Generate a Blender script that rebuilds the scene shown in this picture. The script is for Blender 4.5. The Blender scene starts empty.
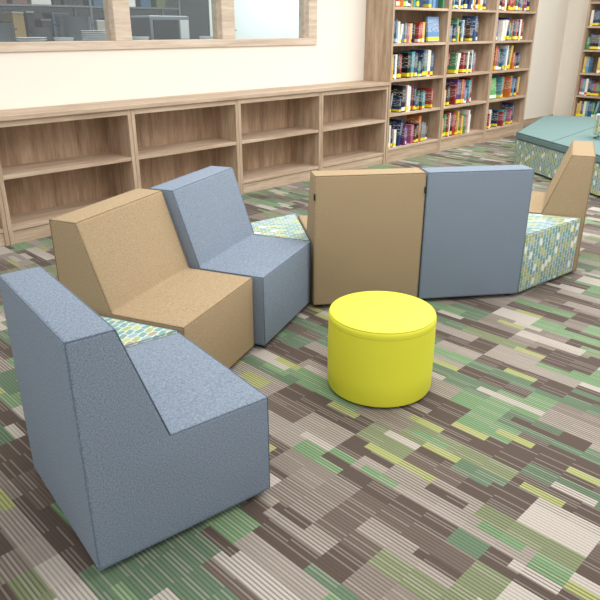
import bpy, bmesh, math, random
from mathutils import Vector, Matrix
random.seed(11)
scene = bpy.context.scene
scene.view_settings.view_transform = 'Standard'
COL = scene.collection
S2 = math.sqrt(0.5)

def R(x, y):            # room frame: X runs along the book wall, Y points into it
    return ((x + y) * S2, (y - x) * S2)

def lin(h):
    h = h.lstrip('#'); out = []
    for i in (0, 2, 4):
        c = int(h[i:i+2], 16) / 255
        out.append(c / 12.92 if c <= 0.04045 else ((c + 0.055) / 1.055) ** 2.4)
    return (*out, 1.0)

# ---------------------------------------------------------------- materials
class MB:
    def __init__(s, name):
        s.m = bpy.data.materials.new(name); s.m.use_nodes = True
        s.t = s.m.node_tree; s.b = s.t.nodes['Principled BSDF']
    def n(s, t, **k):
        nd = s.t.nodes.new(t)
        for a, v in k.items(): setattr(nd, a, v)
        return nd
    def l(s, a, b): s.t.links.new(a, b)
    def setin(s, sock, v):
        if isinstance(v, bpy.types.NodeSocket): s.l(v, sock)
        else: sock.default_value = v
    def math(s, op, a, b=0.0, c=None):
        nd = s.n('ShaderNodeMath', operation=op)
        s.setin(nd.inputs[0], a); s.setin(nd.inputs[1], b)
        if c is not None: s.setin(nd.inputs[2], c)
        return nd.outputs[0]
    def mix(s, f, a, b, mode='MIX'):
        nd = s.n('ShaderNodeMix', data_type='RGBA', blend_type=mode)
        s.setin(nd.inputs[0], f); s.setin(nd.inputs[6], a); s.setin(nd.inputs[7], b)
        return nd.outputs[2]
    def ramp(s, f, stops, const=False):
        nd = s.n('ShaderNodeValToRGB'); r = nd.color_ramp
        if const: r.interpolation = 'CONSTANT'
        while len(r.elements) < len(stops): r.elements.new(0.5)
        for e, (p, c) in zip(r.elements, stops): e.position = p; e.color = c
        s.setin(nd.inputs[0], f); return nd.outputs[0]
    def noise(s, vec, scale, detail=2, rough=0.5):
        nd = s.n('ShaderNodeTexNoise'); nd.inputs['Scale'].default_value = scale
        nd.inputs['Detail'].default_value = detail; nd.inputs['Roughness'].default_value = rough
        if vec is not None: s.l(vec, nd.inputs['Vector'])
        return nd.outputs[0]
    def mapping(s, vec, scale=(1, 1, 1), rot=(0, 0, 0)):
        nd = s.n('ShaderNodeMapping'); nd.inputs['Scale'].default_value = scale
        nd.inputs['Rotation'].default_value = rot
        s.l(vec, nd.inputs['Vector']); return nd.outputs[0]
    def obj(s): return s.n('ShaderNodeTexCoord').outputs['Object']
    def bump(s, h, strength=0.3, dist=0.002):
        nd = s.n('ShaderNodeBump'); nd.inputs['Strength'].default_value = strength
        nd.inputs['Distance'].default_value = dist
        s.l(h, nd.inputs['Height']); s.l(nd.outputs[0], s.b.inputs['Normal'])
    def comb(s, x, y, z=0.0):
        nd = s.n('ShaderNodeCombineXYZ')
        for i, v in enumerate((x, y, z)): s.setin(nd.inputs[i], v)
        return nd.outputs[0]
    def white(s, vec):
        nd = s.n('ShaderNodeTexWhiteNoise', noise_dimensions='3D'); s.l(vec, nd.inputs[0]); return nd.outputs[0]

def plain(name, col, rough=0.6, metal=0.0, noise_amt=0.06):
    m = MB(name); c = lin(col)
    f = m.noise(m.obj(), 6, 3)
    dk = tuple(v * (1 - noise_amt) for v in c[:3]) + (1,)
    m.l(m.mix(f, dk, c), m.b.inputs['Base Color'])
    m.b.inputs['Roughness'].default_value = rough; m.b.inputs['Metallic'].default_value = metal
    return m.m

def fabric(name, dark, light, rough=0.95):
    m = MB(name); o = m.obj()
    f1 = m.noise(o, 380, 2, 0.7)
    f2 = m.noise(m.mapping(o, (3.0, 3.0, 0.8)), 160, 1, 0.5)
    f2b = m.noise(m.mapping(o, (0.8, 0.8, 3.0)), 160, 1, 0.5)
    f3 = m.noise(o, 3, 1)
    f = m.math('ADD', m.math('MULTIPLY', f1, 0.5), m.math('ADD', m.math('MULTIPLY', f2, 0.25), m.math('MULTIPLY', f2b, 0.25)))
    c = m.ramp(f, [(0.37, lin(dark)), (0.63, lin(light))])
    c = m.mix(m.math('MULTIPLY', f3, 0.06), c, lin(dark))
    m.l(c, m.b.inputs['Base Color'])
    m.b.inputs['Roughness'].default_value = rough
    m.b.inputs['Specular IOR Level'].default_value = 0.15
    big = m.noise(o, 4, 1)
    m.bump(m.math('ADD', m.math('MULTIPLY', f, 0.05), big), 0.4, 0.016)
    return m.m

def wood(name, dark, mid, light, horiz):
    m = MB(name); o = m.obj()
    sc = (0.9, 9, 14) if horiz else (9, 9, 0.8)
    v = m.mapping(o, sc)
    inf = m.n('ShaderNodeObjectInfo')
    off = m.n('ShaderNodeVectorMath', operation='ADD'); m.l(v, off.inputs[0])
    m.l(m.comb(m.math('MULTIPLY', inf.outputs['Random'], 30), m.math('MULTIPLY', inf.outputs['Random'], 17)), off.inputs[1])
    f = m.noise(off.outputs[0], 1.6, 6, 0.62)
    g = m.noise(off.outputs[0], 9, 3, 0.6)
    h = m.math('ADD', m.math('MULTIPLY', f, 0.7), m.math('MULTIPLY', g, 0.3))
    c = m.ramp(h, [(0.35, lin(dark)), (0.5, lin(mid)), (0.64, lin(light))])
    m.l(c, m.b.inputs['Base Color']); m.b.inputs['Roughness'].default_value = 0.55
    m.bump(g, 0.1, 0.001)
    return m.m

def pattern_mat(name):
    m = MB(name); uv = m.n('ShaderNodeTexCoord').outputs['UV']
    sp = m.n('ShaderNodeSeparateXYZ'); m.l(uv, sp.inputs[0])
    u = m.math('DIVIDE', sp.outputs[0], 0.032); v = m.math('DIVIDE', sp.outputs[1], 0.046)
    ci = m.math('FLOOR', u); par = m.math('MODULO', m.math('ABSOLUTE', ci), 2.0)
    v = m.math('ADD', v, m.math('MULTIPLY', par, 0.5))
    cj = m.math('FLOOR', v)
    fu = m.math('SUBTRACT', m.math('SUBTRACT', u, ci), 0.5); fv = m.math('SUBTRACT', m.math('SUBTRACT', v, cj), 0.5)
    sgn = m.math('SUBTRACT', m.math('MULTIPLY', par, 2.0), 1.0)
    fu2 = m.math('ADD', fu, m.math('MULTIPLY', m.math('MULTIPLY', fv, sgn), 0.20))
    d = m.math('ADD', m.math('POWER', m.math('ABSOLUTE', m.math('MULTIPLY', fu2, 2.5)), 5.0),
               m.math('POWER', m.math('ABSOLUTE', m.math('MULTIPLY', fv, 2.15)), 5.0))
    mask = m.math('LESS_THAN', d, 1.0)
    rnd = m.white(m.comb(ci, cj))
    c = m.ramp(rnd, [(0, lin('6b9594')), (0.24, lin('99a164')), (0.44, lin('8a9ea6')), (0.60, lin('709187')), (0.74, lin('a8af78')), (0.86, lin('d6dacf')), (0.95, lin('948c7a'))], True)
    m.l(m.mix(mask, lin('b8c0ba'), c), m.b.inputs['Base Color'])
    m.b.inputs['Roughness'].default_value = 0.8
    return m.m

def carpet_mat():
    m = MB('carpet_tiles'); sp = m.n('ShaderNodeSeparateXYZ'); m.l(m.obj(), sp.inputs[0])
    X, Y = sp.outputs[0], sp.outputs[1]
    per = 0.014
    li = m.math('FLOOR', m.math('DIVIDE', X, per))
    def cells(w, ln, seed, snap):
        ci = m.math('FLOOR', m.math('DIVIDE', X, w))
        r = m.white(m.comb(ci, seed))
        r = m.math('DIVIDE', m.math('FLOOR', m.math('MULTIPLY', r, snap)), snap)
        cj = m.math('FLOOR', m.math('ADD', m.math('DIVIDE', Y, ln), r))
        return m.white(m.comb(ci, cj, seed + 5.5)), m.white(m.comb(ci, cj, seed + 11.5))
    a, a2 = cells(per*18, 0.48, 1.0, 2)
    b, b2 = cells(per*9, 0.24, 2.0, 2)
    c, c2 = cells(per*6, 0.36, 4.0, 3)
    e, e2 = cells(per*3, 0.16, 6.0, 2)
    BR, BR2, TP, TP2 = lin('50433b'), lin('65584f'), lin('82786e'), lin('978e84')
    GR, GR2, OL, LM, CR = lin('6f9067'), lin('5b755b'), lin('78825f'), lin('9fa566'), lin('b5ada3')
    P = [(0, BR), (0.22, TP), (0.36, GR), (0.52, GR2), (0.66, BR2), (0.80, OL), (0.92, TP2)]
    P2 = [(0, CR), (0.10, BR), (0.30, GR2), (0.44, GR), (0.60, TP), (0.72, BR2), (0.86, TP2)]
    P3 = [(0, BR), (0.22, GR), (0.42, TP2), (0.56, OL), (0.72, GR2), (0.88, CR)]
    P4 = [(0, CR), (0.28, BR), (0.52, LM), (0.78, GR)]
    base = m.mix(m.math('LESS_THAN', b2, 0.52), m.ramp(a, P, True), m.ramp(b, P2, True))
    base = m.mix(m.math('LESS_THAN', c2, 0.30), base, m.ramp(c, P3, True))
    base = m.mix(m.math('LESS_THAN', e2, 0.13), base, m.ramp(e, P4, True))
    fr = m.math('FRACT', m.math('DIVIDE', X, per))
    dash = m.white(m.comb(li, m.math('FLOOR', m.math('DIVIDE', Y, 0.12)), 9.0))
    dk = m.math('ADD', 0.28, m.math('MULTIPLY', b, 0.40))
    amt = m.math('MULTIPLY', m.math('LESS_THAN', fr, 0.42), dk)
    col = m.mix(amt, base, lin('40352d'))
    lt = m.math('MULTIPLY', m.math('MULTIPLY', m.math('GREATER_THAN', fr, 0.5), m.math('LESS_THAN', dash, 0.35)), 0.25)
    col = m.mix(lt, col, lin('b5ada2'))
    nz = m.noise(m.obj(), 260, 2, 0.8)
    nm = m.ramp(nz, [(0.35, (0, 0, 0, 1)), (0.65, (1, 1, 1, 1))])
    col = m.mix(m.math('MULTIPLY', nm, 0.24), col, lin('4c423b'))
    m.l(col, m.b.inputs['Base Color']); m.b.inputs['Roughness'].default_value = 0.85
    m.b.inputs['Specular IOR Level'].default_value = 0.22
    m.b.inputs['Sheen Weight'].default_value = 0.08
    m.bump(nz, 0.3, 0.003)
    return m.m

def book_mat():
    m = MB('book_cover'); inf = m.n('ShaderNodeObjectInfo')
    g = m.n('ShaderNodeTexCoord').outputs['Generated']
    sp = m.n('ShaderNodeSeparateXYZ'); m.l(g, sp.inputs[0]); z = sp.outputs[2]
    r = inf.outputs['Random']
    lab = m.ramp(m.math('FRACT', m.math('MULTIPLY', r, 17.3)), [(0, lin('e6d136')), (0.55, lin('e9e6df')), (0.84, lin('c4453c')), (0.90, lin('e6d136'))], True)
    hasl = m.math('LESS_THAN', m.math('FRACT', m.math('MULTIPLY', r, 41.7)), 0.80)
    inband = m.math('MULTIPLY', m.math('MULTIPLY', m.math('GREATER_THAN', z, 0.05), m.math('LESS_THAN', z, 0.20)), hasl)
    title = m.math('MULTIPLY', m.math('MULTIPLY', m.math('GREATER_THAN', z, 0.40), m.math('LESS_THAN', z, 0.90)),
                   m.math('GREATER_THAN', m.noise(m.mapping(g, (3, 1, 9)), 3, 3), 0.55))
    c = m.mix(title, inf.outputs['Color'], lin('cfcabf'))
    c = m.mix(inband, c, lab)
    m.l(c, m.b.inputs['Base Color']); m.b.inputs['Roughness'].default_value = 0.4
    return m.m

BLUE = fabric('blue_grey_fabric', '586473', '919ca9')
BLUE_D = fabric('blue_grey_seam', '4d5967', '788492')
TAN = fabric('tan_fabric', '826f55', 'b29d7e')
TAN_D = fabric('tan_seam', '736148', '9a8668')
TEAL = fabric('teal_vinyl', '5b7372', '738b89', 0.7)
TEAL_D = fabric('teal_seam', '455656', '586a69', 0.7)
PATT = pattern_mat('patterned_upholstery')
YEL = plain('yellow_vinyl', 'dcd936', 0.6, 0, 0.02)
YEL_D = plain('yellow_seam', 'c0bd2c', 0.6, 0, 0.03)
BLACK = plain('black_plastic', '17181a', 0.45)
WOODH = wood('oak_laminate_horizontal', '9a826b', 'b49d86', 'c6b29c', True)
WOODV = wood('oak_laminate_vertical', '947a62', 'b09880', 'c3af98', False)
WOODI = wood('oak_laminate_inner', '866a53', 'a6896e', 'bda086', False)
WOODT = wood('oak_trim', 'b5a08b', 'c9b6a3', 'd7c8b7', True)
WALL = plain('cream_paint', 'ebe4d8', 0.85, 0, 0.02)
PANE_REFL = plain('pane_reflection_tone', 'dfeaea', 0.85, 0, 0.02)  # pale wall colour stands in for the bright reflection in the right pane
PAGE = plain('paper_pages', 'e6dfcf', 0.9)
COVER = book_mat()
CARPET = carpet_mat()
GREYW = plain('grey_paint', '3c4347', 0.8)
STEEL = plain('brushed_steel', '7f868b', 0.35, 0.8)
WHITE = plain('white_enamel', 'e3e6e6', 0.3)
CHAR = plain('charcoal_laminate', '2a2f34', 0.6)
gm = MB('window_glass')
tr = gm.n('ShaderNodeBsdfTransparent'); gl = gm.n('ShaderNodeBsdfGlossy'); gl.inputs['Roughness'].default_value = 0.02
mx = gm.n('ShaderNodeMixShader'); mx.inputs[0].default_value = 0.06
tr.inputs[0].default_value = (0.90, 0.93, 0.93, 1)
gm.l(tr.outputs[0], mx.inputs[1]); gm.l(gl.outputs[0], mx.inputs[2])
gm.l(mx.outputs[0], gm.t.nodes['Material Output'].inputs[0])
GLASS = gm.m

# ---------------------------------------------------------------- mesh helpers
def add_box(bm, x0, x1, y0, y1, z0, z1, mi=0, bevel=0.0):
    r = bmesh.ops.create_cube(bm, size=1)
    vs = r['verts']
    for v in vs:
        v.co = Vector(((x0 + x1) / 2 + v.co.x * (x1 - x0), (y0 + y1) / 2 + v.co.y * (y1 - y0), (z0 + z1) / 2 + v.co.z * (z1 - z0)))
    fs = set(f for v in vs for f in v.link_faces)
    for f in fs: f.material_index = mi
    if bevel:
        es = list(set(e for v in vs for e in v.link_edges))
        r2 = bmesh.ops.bevel(bm, geom=es, offset=bevel, segments=2, affect='EDGES', profile=0.5)
        for f in r2['faces']: f.material_index = mi

def mesh_from(bm, name, mats, smooth=False):
    me = bpy.data.meshes.new(name); bm.to_mesh(me); bm.free()
    for m in mats: me.materials.append(m)
    if smooth:
        for p in me.polygons: p.use_smooth = True
    return me

def obj(name, data, parent=None, loc=(0, 0, 0), rot=0.0):
    o = bpy.data.objects.new(name, data); o.location = loc; o.rotation_euler = (0, 0, rot)
    COL.objects.link(o)
    if parent: o.parent = parent
    return o

def boxobj(name, dims, mat, parent=None, bevel=0.002, loc=(0, 0, 0)):
    bm = bmesh.new(); add_box(bm, *dims, bevel=bevel)
    return obj(name, mesh_from(bm, name, [mat]), parent, loc)

def tag(o, label, cat, group=None):
    o['label'] = label; o['category'] = cat
    if group: o['group'] = group
    return o

def structure(o, label):
    o['kind'] = 'structure'; o['label'] = label; o['category'] = 'room structure'; return o

def tube(name, paths, r, mat, cyclic=False):
    cu = bpy.data.curves.new('tmp', 'CURVE'); cu.dimensions = '3D'; cu.bevel_depth = r; cu.bevel_resolution = 2
    for p in paths:
        s = cu.splines.new('POLY'); s.points.add(len(p) - 1)
        for q, c in zip(s.points, p): q.co = (*c, 1)
        s.use_cyclic_u = cyclic
    t = bpy.data.objects.new('tmp', cu); COL.objects.link(t)
    dg = bpy.context.evaluated_depsgraph_get()
    me = bpy.data.meshes.new_from_object(t.evaluated_get(dg)); me.name = name
    bpy.data.objects.remove(t); bpy.data.curves.remove(cu)
    me.materials.clear(); me.materials.append(mat)
    for p in me.polygons: p.use_smooth = True
    return me

def prism(bm, pts, z0, z1):
    lo = [bm.verts.new((x, y, z0)) for x, y in pts]; hi = [bm.verts.new((x, y, z1)) for x, y in pts]
    n = len(pts)
    bm.faces.new(list(reversed(lo))); bm.faces.new(hi)
    for i in range(n): bm.faces.new((lo[i], lo[(i+1) % n], hi[(i+1) % n], hi[i]))

def uv_box(me):
    uvl = me.uv_layers.new(name='UVMap')
    for p in me.polygons:
        nrm = p.normal
        if abs(nrm.z) > 0.7:
            for li in p.loop_indices:
                c = me.vertices[me.loops[li].vertex_index].co; uvl.data[li].uv = (c.x, c.y)
        else:
            t = Vector((-nrm.y, nrm.x, 0)).normalized()
            for li in p.loop_indices:
                c = me.vertices[me.loops[li].vertex_index].co; uvl.data[li].uv = (c.dot(t) + 3.0, c.z)

def shade_auto(me, ang=35):
    for p in me.polygons: p.use_smooth = True
    me.set_sharp_from_angle(angle=math.radians(ang))

# ---------------------------------------------------------------- modular chairs
W, D, HS, HB = 0.642, 0.640, 0.405, 0.800
JX, TX, Z0 = 0.275, 0.145, 0.022
prof = [(0, Z0), (D, Z0), (D, HS), (JX, HS), (TX, HB), (0, HB)]
def chair_meshes(mat, matd, tagname):
    bm = bmesh.new()
    a = [bm.verts.new((x, 0, z)) for x, z in prof]; b = [bm.verts.new((x, W, z)) for x, z in prof]
    bm.faces.new(a); bm.faces.new(list(reversed(b)))
    n = len(prof)
    for i in range(n): bm.faces.new((a[(i+1) % n], a[i], b[i], b[(i+1) % n]))
    bmesh.ops.recalc_face_normals(bm, faces=bm.faces[:])
    bmesh.ops.bevel(bm, geom=bm.edges[:], offset=0.014, segments=4, affect='EDGES', profile=0.5)
    b2 = bm.copy()
    for q, keep_above in ((bm, False), (b2, True)):
        r = bmesh.ops.bisect_plane(q, geom=q.verts[:] + q.edges[:] + q.faces[:], plane_co=(0, 0, HS + 0.013), plane_no=(0, 0, 1),
                                   clear_inner=keep_above, clear_outer=not keep_above)
        es = [e for e in r['geom_cut'] if isinstance(e, bmesh.types.BMEdge)]
        bmesh.ops.edgeloop_fill(q, edges=es)
    seat = mesh_from(bm, 'seat_' + tagname, [mat]); back = mesh_from(b2, 'backrest_' + tagname, [mat])
    shade_auto(seat); shade_auto(back)
    i = 0.0035
    def P(y): return [(x, y, z) for x, z in [(i, Z0+i), (D-i, Z0+i), (D-i, HS-i), (JX, HS-i), (TX-i, HB-i), (i, HB-i), (i, Z0+i)]]
    paths = [P(i), P(W - i)]
    for x, z in [(D-i, HS-i), (TX-i, HB-i), (i, HB-i), (JX, HS - .001)]:
        paths.append([(x, i, z), (x, W - i, z)])
    pip = tube('piping_' + tagname, paths, 0.0026, matd)
    return seat, back, pip
CM = {'blue': chair_meshes(BLUE, BLUE_D, 'blue'), 'tan': chair_meshes(TAN, TAN_D, 'tan')}
bm = bmesh.new(); bmesh.ops.create_cone(bm, cap_ends=True, segments=16, radius1=0.018, radius2=0.022, depth=0.024)
for v in bm.verts: v.co.z += 0.012
FOOT = mesh_from(bm, 'foot', [BLACK])
bm = bmesh.new(); add_box(bm, -0.006, 0.012, -0.0045, 0.0045, -0.018, 0.018, bevel=0.002); CLIP = mesh_from(bm, 'clip', [BLACK])

def chair(kind, ox, oy, ang, label, clips=()):
    x, y = R(ox, oy)
    root = obj('modular_chair', None, None, (x, y, 0), math.radians(ang - 45)); root.empty_display_size = 0.2
    tag(root, label, 'chair', 'modular lounge chairs')
    s, b, p = CM[kind]
    obj('seat', s, root); obj('backrest', b, root); obj('piping', p, root)
    for fx in (0.05, D - 0.05):
        for fy in (0.05, W - 0.05): obj('foot', FOOT, root, (fx, fy, 0))
    for cy, cz in clips:
        c = obj('connector_clip', CLIP, root, (0.0, cy, cz)); c['label'] = 'black plastic connector clip'
    return root

chair('blue', -0.612, 1.505, 37.5, 'blue-grey heathered modular chair standing alone at the row end')
chair('tan', -1.072, 2.685, -22.5, 'tan fabric modular chair beside a patterned wedge stool')
chair('blue', -0.772, 3.270, -22.5, 'blue-grey fabric modular chair pushed against the tan chair')
x0, y0 = 0.080, 3.560; ta = 8.5; a = 90 + ta; dx, dy = math.cos(math.radians(ta)), math.sin(math.radians(ta))
chair('tan', x0 + W*dx, y0 + W*dy, a, 'tan modular chair turned away showing its flat back', [(W-0.001, 0.68), (0.002, 0.70)])
g = W + 0.008
chair('blue', x0 + (W+g)*dx, y0 + (W+g)*dy, a, 'blue-grey modular chair turned away showing its flat back')
bx, by = x0 + (W+g)*dx, y0 + (W+g)*dy
ta2 = math.radians(30 + ta)
wx, wy = bx + 0.008 + D*math.cos(ta2), by + D*math.sin(ta2)
ll = math.radians(60 + ta)
chair('tan', wx + 0.01 + W*math.cos(ll), wy + W*math.sin(ll), 150 + ta, 'tan modular chair seen side-on next to a patterned wedge stool')

def wedge(apex, dirang, label):
    L = D - 0.012
    pts = [(0, 0), (L, 0), (L*0.5, L*math.sqrt(3)/2)]
    bm = bmesh.new(); prism(bm, pts, 0.022, 0.398)
    bmesh.ops.bevel(bm, geom=bm.edges[:], offset=0.010, segments=3, affect='EDGES', profile=0.5)
    me = mesh_from(bm, 'wedge_body', [PATT]); uv_box(me); shade_auto(me)
    x, y = R(*apex)
    root = obj('wedge_stool', None, None, (x, y, 0), math.radians(dirang - 45))
    tag(root, label, 'stool', 'patterned wedge stools')
    obj('upholstered_body', me, root)
    q = [(0.008, 0.0045), (L-0.008, 0.0045), (L*0.5, L*math.sqrt(3)/2 - 0.009)]
    obj('piping', tube('wedge_piping', [[(px, py, 0.3955) for px, py in q]], 0.0026, TEAL, True), root)
    for px, py in [(0.09, 0.05), (L-0.09, 0.05), (L*0.5, L*0.866 - 0.1)]: obj('foot', FOOT, root, (px, py, 0))
wedge((-0.502, 2.430), 157.5, 'wedge-shaped low stool in teal and lime leaf print between chairs')
wedge((0.062, 3.654), 98.5, 'wedge-shaped stool in leaf print wedged between blue and tan chairs')
apx = (bx + 0.006 + D*math.cos(math.radians(a)), by + D*math.sin(math.radians(a)))
wedge(apx, 180 + a, 'wedge-shaped stool in teal and lime leaf print with exposed front')

# ---------------------------------------------------------------- ottoman
def lathe(name, prof, mat, seg=72, smooth=True):
    bm = bmesh.new(); rings = []
    for r, z in prof:
        if r < 1e-6: rings.append([bm.verts.new((0, 0, z))])
        else: rings.append([bm.verts.new((r*math.cos(2*math.pi*i/seg), r*math.sin(2*math.pi*i/seg), z)) for i in range(seg)])
    for A, B in zip(rings, rings[1:]):
        for i in range(seg):
            j = (i+1) % seg
            if len(A) == 1: bm.faces.new((A[0], B[i], B[j]))
            elif len(B) == 1: bm.faces.new((A[i], A[j], B[0]))
            else: bm.faces.new((A[i], A[j], B[j], B[i]))
    bmesh.ops.recalc_face_normals(bm, faces=bm.faces[:])
    me = mesh_from(bm, name, [mat])
    if smooth: shade_auto(me, 40)
    return me
ox, oy = R(0.372, 2.690)
ott = obj('round_ottoman', None, None, (ox, oy, 0)); tag(ott, 'round bright yellow vinyl ottoman standing on the carpet', 'ottoman')
r = 0.242
obj('upholstered_body', lathe('ott_body', [(0, 0.010), (r-0.012, 0.010), (r-0.003, 0.013), (r, 0.020), (r+0.001, 0.12), (r+0.001, 0.25), (r, 0.340)], YEL), ott)
obj('seat_cushion', lathe('ott_top', [(0, 0.339), (r, 0.340), (r+0.001, 0.350), (r, 0.362), (r-0.003, 0.368), (r-0.009, 0.374), (r-0.03, 0.378), (r-0.1, 0.381), (0, 0.383)], YEL), ott)
def ring(rr, z, n=72): return [(rr*math.cos(2*math.pi*i/n), rr*math.sin(2*math.pi*i/n), z) for i in range(n)]
obj('piping', tube('ott_piping', [ring(r-0.001, 0.340), ring(r-0.005, 0.3718)], 0.0019, YEL_D, True), ott)
obj('base', lathe('ott_base', [(0, 0), (r-0.02, 0), (r-0.02, 0.0105), (0, 0.0105)], BLACK), ott)

# ---------------------------------------------------------------- bookcases
YF, DEP = 4.967, 0.40
YW = YF + DEP + 0.004
def bookcase(name, label, cat, w, h, depth, shelves, loc, rot=0.0, kick=0.10, group=None, crown=True):
    root = obj(name, None, None, loc, rot); tag(root, label, cat, group)
    t = 0.032
    boxobj('side_panel', (0, t, 0, depth, 0, h), WOODV, root)
    boxobj('side_panel', (w-t, w, 0, depth, 0, h), WOODV, root)
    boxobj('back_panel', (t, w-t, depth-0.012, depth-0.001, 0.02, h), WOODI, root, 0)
    boxobj('kickboard', (t, w-t, 0.012, 0.03, 0, kick), WOODH, root)
    for z in shelves: boxobj('shelf', (t, w-t, 0.004, depth-0.012, z-0.03, z), WOODH, root)
    if crown: boxobj('top_panel', (t, w-t, 0.0, depth-0.012, h-0.045, h), WOODH, root)
    return root
U = 1.163; XL = 1.815
HL = 0.925
for i in range(-1, 4):
    bookcase('low_bookcase', 'empty low oak laminate bookcase under the long top', 'bookcase', U-0.003, HL, DEP-0.01, [0.135, 0.53],
             (XL + i*U, YF + 0.01, 0), group='low oak bookcases along the wall')
tag(boxobj('bookcase_top', (XL-U-0.03, XL+4*U-0.005, YF-0.01, YF+DEP, HL+0.001, HL+0.036), WOODH, bevel=0.003),
    'long continuous oak laminate top over the low bookcases', 'countertop')
TS = [0.175, 0.585, 0.985, 1.385, 1.775, 2.16]
XT = XL + 4*U
for i in range(3):
    bookcase('tall_bookcase', 'tall oak laminate bookcase filled with colourful books', 'bookcase', U-0.003, 2.55, DEP,
             TS, (XT + i*U, YF, 0), group='tall oak bookcases', kick=0.145)
XR = 11.85
YR = 4.86
RS = [0.15, 0.50, 0.86, 1.22, 1.58, 1.94]
for k in range(2):
    bookcase('tall_bookcase', 'dark-shaded oak bookcase with books on the side wall', 'bookcase', U-0.003, 2.3, DEP-0.02,
         RS, (XR - DEP + 0.005, YR - k*U, 0), -math.pi/2, group='bookcases on the side wall')

# ---------------------------------------------------------------- books
bm = bmesh.new()
add_box(bm, 0, 0.09, 0, 1, 0, 1, 0); add_box(bm, 0.91, 1, 0, 1, 0, 1, 0); add_box(bm, 0.09, 0.91, 0, 0.03, 0, 1, 0)
add_box(bm, 0.09, 0.91, 0.03, 0.97, 0.02, 0.98, 1)
BOOK = mesh_from(bm, 'book', [COVER, PAGE])
PAL = ['1f2a44', '2c4f78', 'a33a33', 'b9682f', 'cdaa3c', '46835a', '1a1a1c', '6a3f76', 'd8d4c8', '8c2a30', '4a8f98', '51321f', 'e8e3da', '23365f', 'a85a78', '5b8fb5', '3c3c40', '26406b', 'e6e2da', '202024', '1d3350', '3f7a4a', '35537c', '6b7a86']
def put_books(T, x0, x1, z, group, lab, hmin=0.18, hmax=0.33, thick=(0.018, 0.060)):
    x = x0; base = random.choice(PAL); hh = random.uniform(hmin, hmax)
    while True:
        t = random.uniform(*thick)
        if x + t > x1: break
        if random.random() < 0.5: hh = random.uniform(hmin, hmax)
        h = hh + random.uniform(-0.01, 0.01); d = random.uniform(0.17, 0.22)
        if random.random() < 0.85: base = random.choice(PAL)
        c = lin(base)
        lean = random.random() < 0.08 and x + t + 0.09 < x1
        th = 0.17 if lean else 0.0
        o = bpy.data.objects.new('book', BOOK); o.color = c
        M = T @ Matrix.Translation((x + 0.001, 0.03 + random.uniform(0, 0.03), z + 0.0008))
        if lean: M = M @ Matrix.Translation((t, 0, 0)) @ Matrix.Rotation(th, 4, 'Y') @ Matrix.Translation((-t, 0, 0))
        o.matrix_world = M @ Matrix.Diagonal((t - 0.002, d, h, 1))
        o['label'] = lab + (' leaning on its neighbour' if lean else ''); o['category'] = 'book'; o['group'] = group
        COL.objects.link(o)
        x += t + (math.sin(th) * h + 0.004 if lean else 0)
        if random.random() < 0.08: x += random.uniform(0.05, 0.16)
fills = [[(0.05, 1.02), (0.05, 1.05), (0.05, 0.98), (0.05, 1.05), (0.05, 1.10)],
         [(0.05, 0.86), (0.05, 0.82), (0.05, 0.90), (0.05, 0.80), (0.05, 0.90)],
         [(0.05, 0.90), (0.05, 0.98), (0.05, 0.94), (0.05, 0.90), (0.05, 0.98)]]
for i in range(3):
    T = Matrix.Translation((XT + i*U, YF, 0))
    for k in range(5):
        a0, a1 = fills[i][k]
        if i == 2 and k == 1: a0 = 0.42
        if i == 0 and k == 3: a1 = 0.74
        put_books(T, a0, a1, TS[k], 'books on the tall bookcase shelves', 'book with coloured spine standing on a shelf')
T = Matrix.Translation((XR - DEP + 0.005, YR, 0)) @ Matrix.Rotation(-math.pi/2, 4, 'Z')
for k in range(5):
    put_books(T, 0.05, 0.60, RS[k], 'books on the side wall bookcase', 'hardback book standing on the side wall bookcase', 0.2, 0.27, (0.034, 0.066))
for xx, zi, colr, lab in ((XT + 2*U + 0.07, 1, '5aa65c', 'green picture book displayed face out on a shelf'),
                          (XT + 0.80, 3, '5f86b0', 'blue picture book displayed face out on a shelf')):
    b = bpy.data.objects.new('book', BOOK); b.color = lin(colr); COL.objects.link(b)
    b.matrix_world = Matrix.Translation((xx, YF + 0.05, TS[zi] + 0.006)) @ Matrix.Rotation(-0.12, 4, 'X') @ Matrix.Diagonal((0.24, 0.03, 0.29, 1))
    tag(b, lab, 'book')

# ---------------------------------------------------------------- room shell
bm = bmesh.new(); add_box(bm, -4.5, XR, -4.5, 9.6, -0.05, 0)
structure(obj('floor', mesh_from(bm, 'floor', [CARPET])), 'patchwork striped carpet tiles in brown, green and beige')
WX0, WX1, WZ0, WZ1 = 0.95, 5.53, 1.45, 2.60
bm = bmesh.new(); T0, T1 = YW, YW + 0.14
add_box(bm, -4.5, XR, T0, T1, 0, WZ0 - 0.03); add_box(bm, -4.5, XR, T0, T1, WZ1 + 0.03, 3.1)
add_box(bm, -4.5, WX0 - 0.03, T0, T1, WZ0 - 0.03, WZ1 + 0.03); add_box(bm, WX1 + 0.03, XR, T0, T1, WZ0 - 0.03, WZ1 + 0.03)
structure(obj('wall_back', mesh_from(bm, 'wall_back', [WALL])), 'cream painted wall behind the bookcases')
structure(boxobj('wall_right', (XR, XR + 0.14, -4.5, T1, 0, 3.1), WALL, bevel=0), 'cream painted side wall')
structure(boxobj('baseboard_back', (XT + 3*U + 0.01, XR - 0.002, YW - 0.014, YW, 0, 0.11), WOODH), 'oak baseboard along the cream wall')

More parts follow.
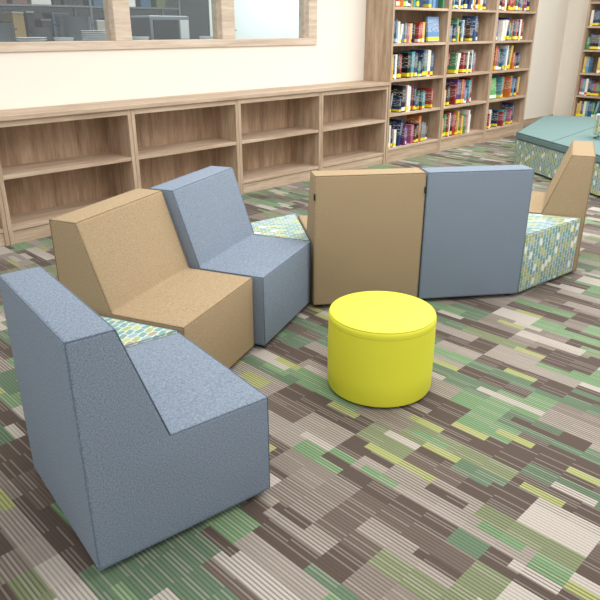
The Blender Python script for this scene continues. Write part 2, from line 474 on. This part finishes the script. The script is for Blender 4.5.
win = obj('window_1', None, None, (0, 0, 0)); structure(win, 'interior window with light oak frame')
bm = bmesh.new(); f0, f1 = T0 - 0.02, T1
add_box(bm, WX0 - 0.08, WX1 + 0.09, f0, f1, WZ0 - 0.07, WZ0, bevel=0.004)
add_box(bm, WX0 - 0.08, WX1 + 0.09, f0, f1, WZ1, WZ1 + 0.07, bevel=0.004)
for xa, xb in [(WX0 - 0.08, WX0), (1.96, 2.12), (3.125, 3.285), (4.29, 4.45), (WX1 - 0.04, WX1 + 0.09)]:
    add_box(bm, xa, xb, f0 + 0.001, f1, WZ0, WZ1, bevel=0.004)
obj('window_frame', mesh_from(bm, 'window_frame', [WOODT]), win)
for xa, xb in [(WX0, 1.96), (2.12, 3.125), (3.285, 4.29), (4.45, WX1 - 0.04)]:
    boxobj('glass_pane', (xa, xb, T0 + 0.06, T0 + 0.066, WZ0, WZ1), GLASS, win, 0)

# room beyond the window
structure(boxobj('wall_rear', (-1.5, 7.3, 9.45, 9.58, 0, 3.1), GREYW, bevel=0), 'grey wall of the room beyond the window')
structure(boxobj('wall_far', (7.31, 11.5, 9.45, 9.58, 0, 3.1), PANE_REFL, bevel=0), 'wall of the room beyond the window, coloured as the bright pane reflection')  # wall section behind the right pane, carries its reflection as colour
c = obj('service_counter', None, None, (0, 0, 0)); tag(c, 'steel-topped serving counter behind the window', 'counter')
boxobj('counter_body', (0.6, 8.2, 5.9, 6.9, 0, 1.36), CHAR, c)
boxobj('counter_top', (0.55, 8.25, 5.86, 6.94, 1.361, 1.40), STEEL, c)
plate = lathe('plate', [(0, 0), (0.08, 0), (0.13, 0.014), (0.128, 0.018), (0.078, 0.006), (0, 0.006)], WHITE, 40)
for sx, sy, cnt in [(2.72, 6.10, 4), (3.36, 6.12, 7)]:
    for k in range(cnt):
        o = obj('plate', plate, None, (sx, sy, 1.401 + k*0.0185)); tag(o, 'white plate in a stack on the steel counter', 'plate', 'stacked plates')
bowl = lathe('bowl', [(0, 0), (0.04, 0), (0.075, 0.03), (0.09, 0.07), (0.086, 0.07), (0.07, 0.034), (0.036, 0.006), (0, 0.006)], WHITE, 40)
for sx, sy in [(3.0, 6.05), (3.62, 6.05), (3.85, 6.12), (4.60, 6.00)]:
    tag(obj('bowl', bowl, None, (sx, sy, 1.401)), 'white bowl standing on the steel counter', 'bowl', 'bowls on the counter')
for sx, sy, sc in [(2.65, 6.62, 1.0), (3.02, 6.55, 0.8), (3.42, 6.65, 1.3), (5.25, 6.5, 0.9)]:
    p = obj('stock_pot', None, None, (sx, sy, 1.401)); tag(p, 'steel stock pot standing on the counter', 'pot', 'pots on the counter')
    obj('pot_body', lathe('pot', [(0, 0), (0.12*sc, 0), (0.13*sc, 0.01), (0.13*sc, 0.19*sc), (0.134*sc, 0.195*sc), (0.124*sc, 0.195*sc), (0.122*sc, 0.012), (0, 0.012)], STEEL, 40), p)
    obj('handle', tube('pot_handle', [[(s*0.125*sc, -0.035, 0.14*sc), (s*0.16*sc, -0.03, 0.14*sc), (s*0.16*sc, 0.03, 0.14*sc), (s*0.125*sc, 0.035, 0.14*sc)] for s in (-1, 1)], 0.006, CHAR), p)
ap = obj('countertop_appliance', None, None, (4.35, 6.5, 1.401)); tag(ap, 'grey countertop appliance with dark panel', 'appliance')
boxobj('housing', (-0.25, 0.25, -0.2, 0.2, 0, 0.27), STEEL, ap, 0.02)
boxobj('door', (-0.22, 0.1, -0.208, -0.199, 0.04, 0.23), CHAR, ap, 0.003)
boxobj('control_panel', (0.12, 0.23, -0.206, -0.199, 0.04, 0.23), WHITE, ap, 0.002)
rack = obj('storage_rack', None, None, (3.0, 7.9, 0)); tag(rack, 'open steel storage rack with kitchen items', 'rack')
for px in (0.0, 1.3, 2.6):
    for py in (0, 0.4): boxobj('post', (px, px+0.03, py, py+0.03, 0, 2.4), STEEL, rack, 0)
for z in (0.5, 1.1, 1.45, 1.80, 2.15): boxobj('rack_shelf', (0, 2.63, 0.001, 0.429, z-0.02, z), STEEL, rack, 0)
tins = ['7c5a4c', '3d5f78', 'b9b6ac', '5b6a4c', 'a98f5a', '2d3136', 'd8d8d4']
for z in (1.45, 1.80):
    x = 3.06
    while x < 5.5:
        w_ = random.uniform(0.08, 0.24); h_ = random.uniform(0.08, 0.28)
        if not (4.22 < x + w_ and x < 4.40):
            k = obj('storage_box', None, None, (x, 7.99, z + 0.001)); tag(k, 'lidded plastic storage box on the steel rack', 'box', 'boxes on the rack')
            mt = plain('box_plastic', random.choice(tins), 0.5)
            boxobj('box_body', (0, w_, 0, 0.26, 0, h_), mt, k, 0.004)
            boxobj('lid', (-0.004, w_+0.004, -0.004, 0.264, h_+0.0005, h_+0.018), random.choice([WHITE, CHAR, STEEL]), k, 0.003)
        x += w_ + random.uniform(0.02, 0.10)

# ---------------------------------------------------------------- teal bench
def poly(pts): return [R(*p) for p in pts]
bp = poly([(2.565, 7.89), (2.92, 6.28), (4.6, 6.1), (4.9, 9.2), (3.45, 9.5)])
cx = sum(p[0] for p in bp)/5; cy = sum(p[1] for p in bp)/5
lp = [(p[0]-cx, p[1]-cy) for p in bp]
bench = obj('lounge_bench', None, None, (cx, cy, 0)); tag(bench, 'teal-topped bench with leaf-print sides near the bookcases', 'bench')
bm = bmesh.new(); prism(bm, [(x*0.985, y*0.985) for x, y in lp], 0.03, 0.325)
me = mesh_from(bm, 'bench_base', [PATT]); uv_box(me); obj('bench_base', me, bench)
bm = bmesh.new(); prism(bm, lp, 0.326, 0.41)
bmesh.ops.bevel(bm, geom=bm.edges[:], offset=0.02, segments=3, affect='EDGES'); me = mesh_from(bm, 'seat_cushion', [TEAL]); shade_auto(me)
obj('seat_cushion', me, bench)
bm = bmesh.new(); prism(bm, [(x*0.9, y*0.9) for x, y in lp], 0.0, 0.03); obj('base', mesh_from(bm, 'bench_plinth', [BLACK]), bench)
def lerp(p, q, t): return (p[0] + (q[0]-p[0])*t, p[1] + (q[1]-p[1])*t)
seams = []
s0, s1 = lerp(lp[0], lp[1], 0.45), lerp(lp[4], lp[3], 0.7)
q1, q2 = lerp(s0, s1, 0.015), lerp(s0, s1, 0.98)
seams.append([(q1[0], q1[1], 0.409), (q2[0], q2[1], 0.409)])
for q1, q2 in ((lp[0], lp[1]), (lp[4], lp[0])):
    k = 0.992
    seams.append([(q1[0]*k, q1[1]*k, 0.405), (q2[0]*k, q2[1]*k, 0.405)])
obj('seam', tube('bench_seam', seams, 0.005, TEAL_D), bench)
# patterned loose cushion resting on the bench
q = poly([(3.24, 7.35), (3.75, 7.15), (3.90, 7.35), (3.36, 7.58)])
qx, qy = R(3.56, 7.36)
cush = obj('throw_pillow', None, None, (qx, qy, 0.411)); tag(cush, 'square leaf-print pillow standing on the teal bench', 'pillow')
bm = bmesh.new(); prism(bm, [(x-qx, y-qy) for x, y in q], 0.0, 0.30)
bmesh.ops.bevel(bm, geom=bm.edges[:], offset=0.045, segments=4, affect='EDGES'); me = mesh_from(bm, 'pillow_body', [PATT]); uv_box(me); shade_auto(me, 50)
obj('pillow_cover', me, cush)

# ---------------------------------------------------------------- lights
def area(name, loc, size, energy, col=(1, 1, 1), rot=(0, 0, 0), sy=None):
    l = bpy.data.lights.new(name, 'AREA'); l.energy = energy; l.size = size; l.color = col
    if sy: l.shape = 'RECTANGLE'; l.size_y = sy
    o = bpy.data.objects.new(name, l); o.location = loc; o.rotation_euler = rot; COL.objects.link(o)
area('ceiling_light', (3.2, 1.8, 3.1), 3.5, 125, (1, 0.98, 0.95))
area('ceiling_light', (8.0, 2.6, 3.1), 3.5, 190, (1, 0.98, 0.95))
area('ceiling_light', (5.0, 7.2, 3.0), 2.0, 45)
area('ceiling_light', (9.0, 8.2, 3.0), 1.5, 80)
w = bpy.data.worlds.new('World'); scene.world = w; w.use_nodes = True
w.node_tree.nodes['Background'].inputs[0].default_value = (1.0, 0.995, 0.985, 1)
w.node_tree.nodes['Background'].inputs[1].default_value = 1.27

cam = bpy.data.cameras.new('camera'); cam.sensor_width = 36; cam.lens = 39.0
co = bpy.data.objects.new('camera', cam); COL.objects.link(co)
co.location = (0, 0, 1.55); co.rotation_euler = (math.radians(90 - 22.7), 0, math.radians(-45))
scene.camera = co
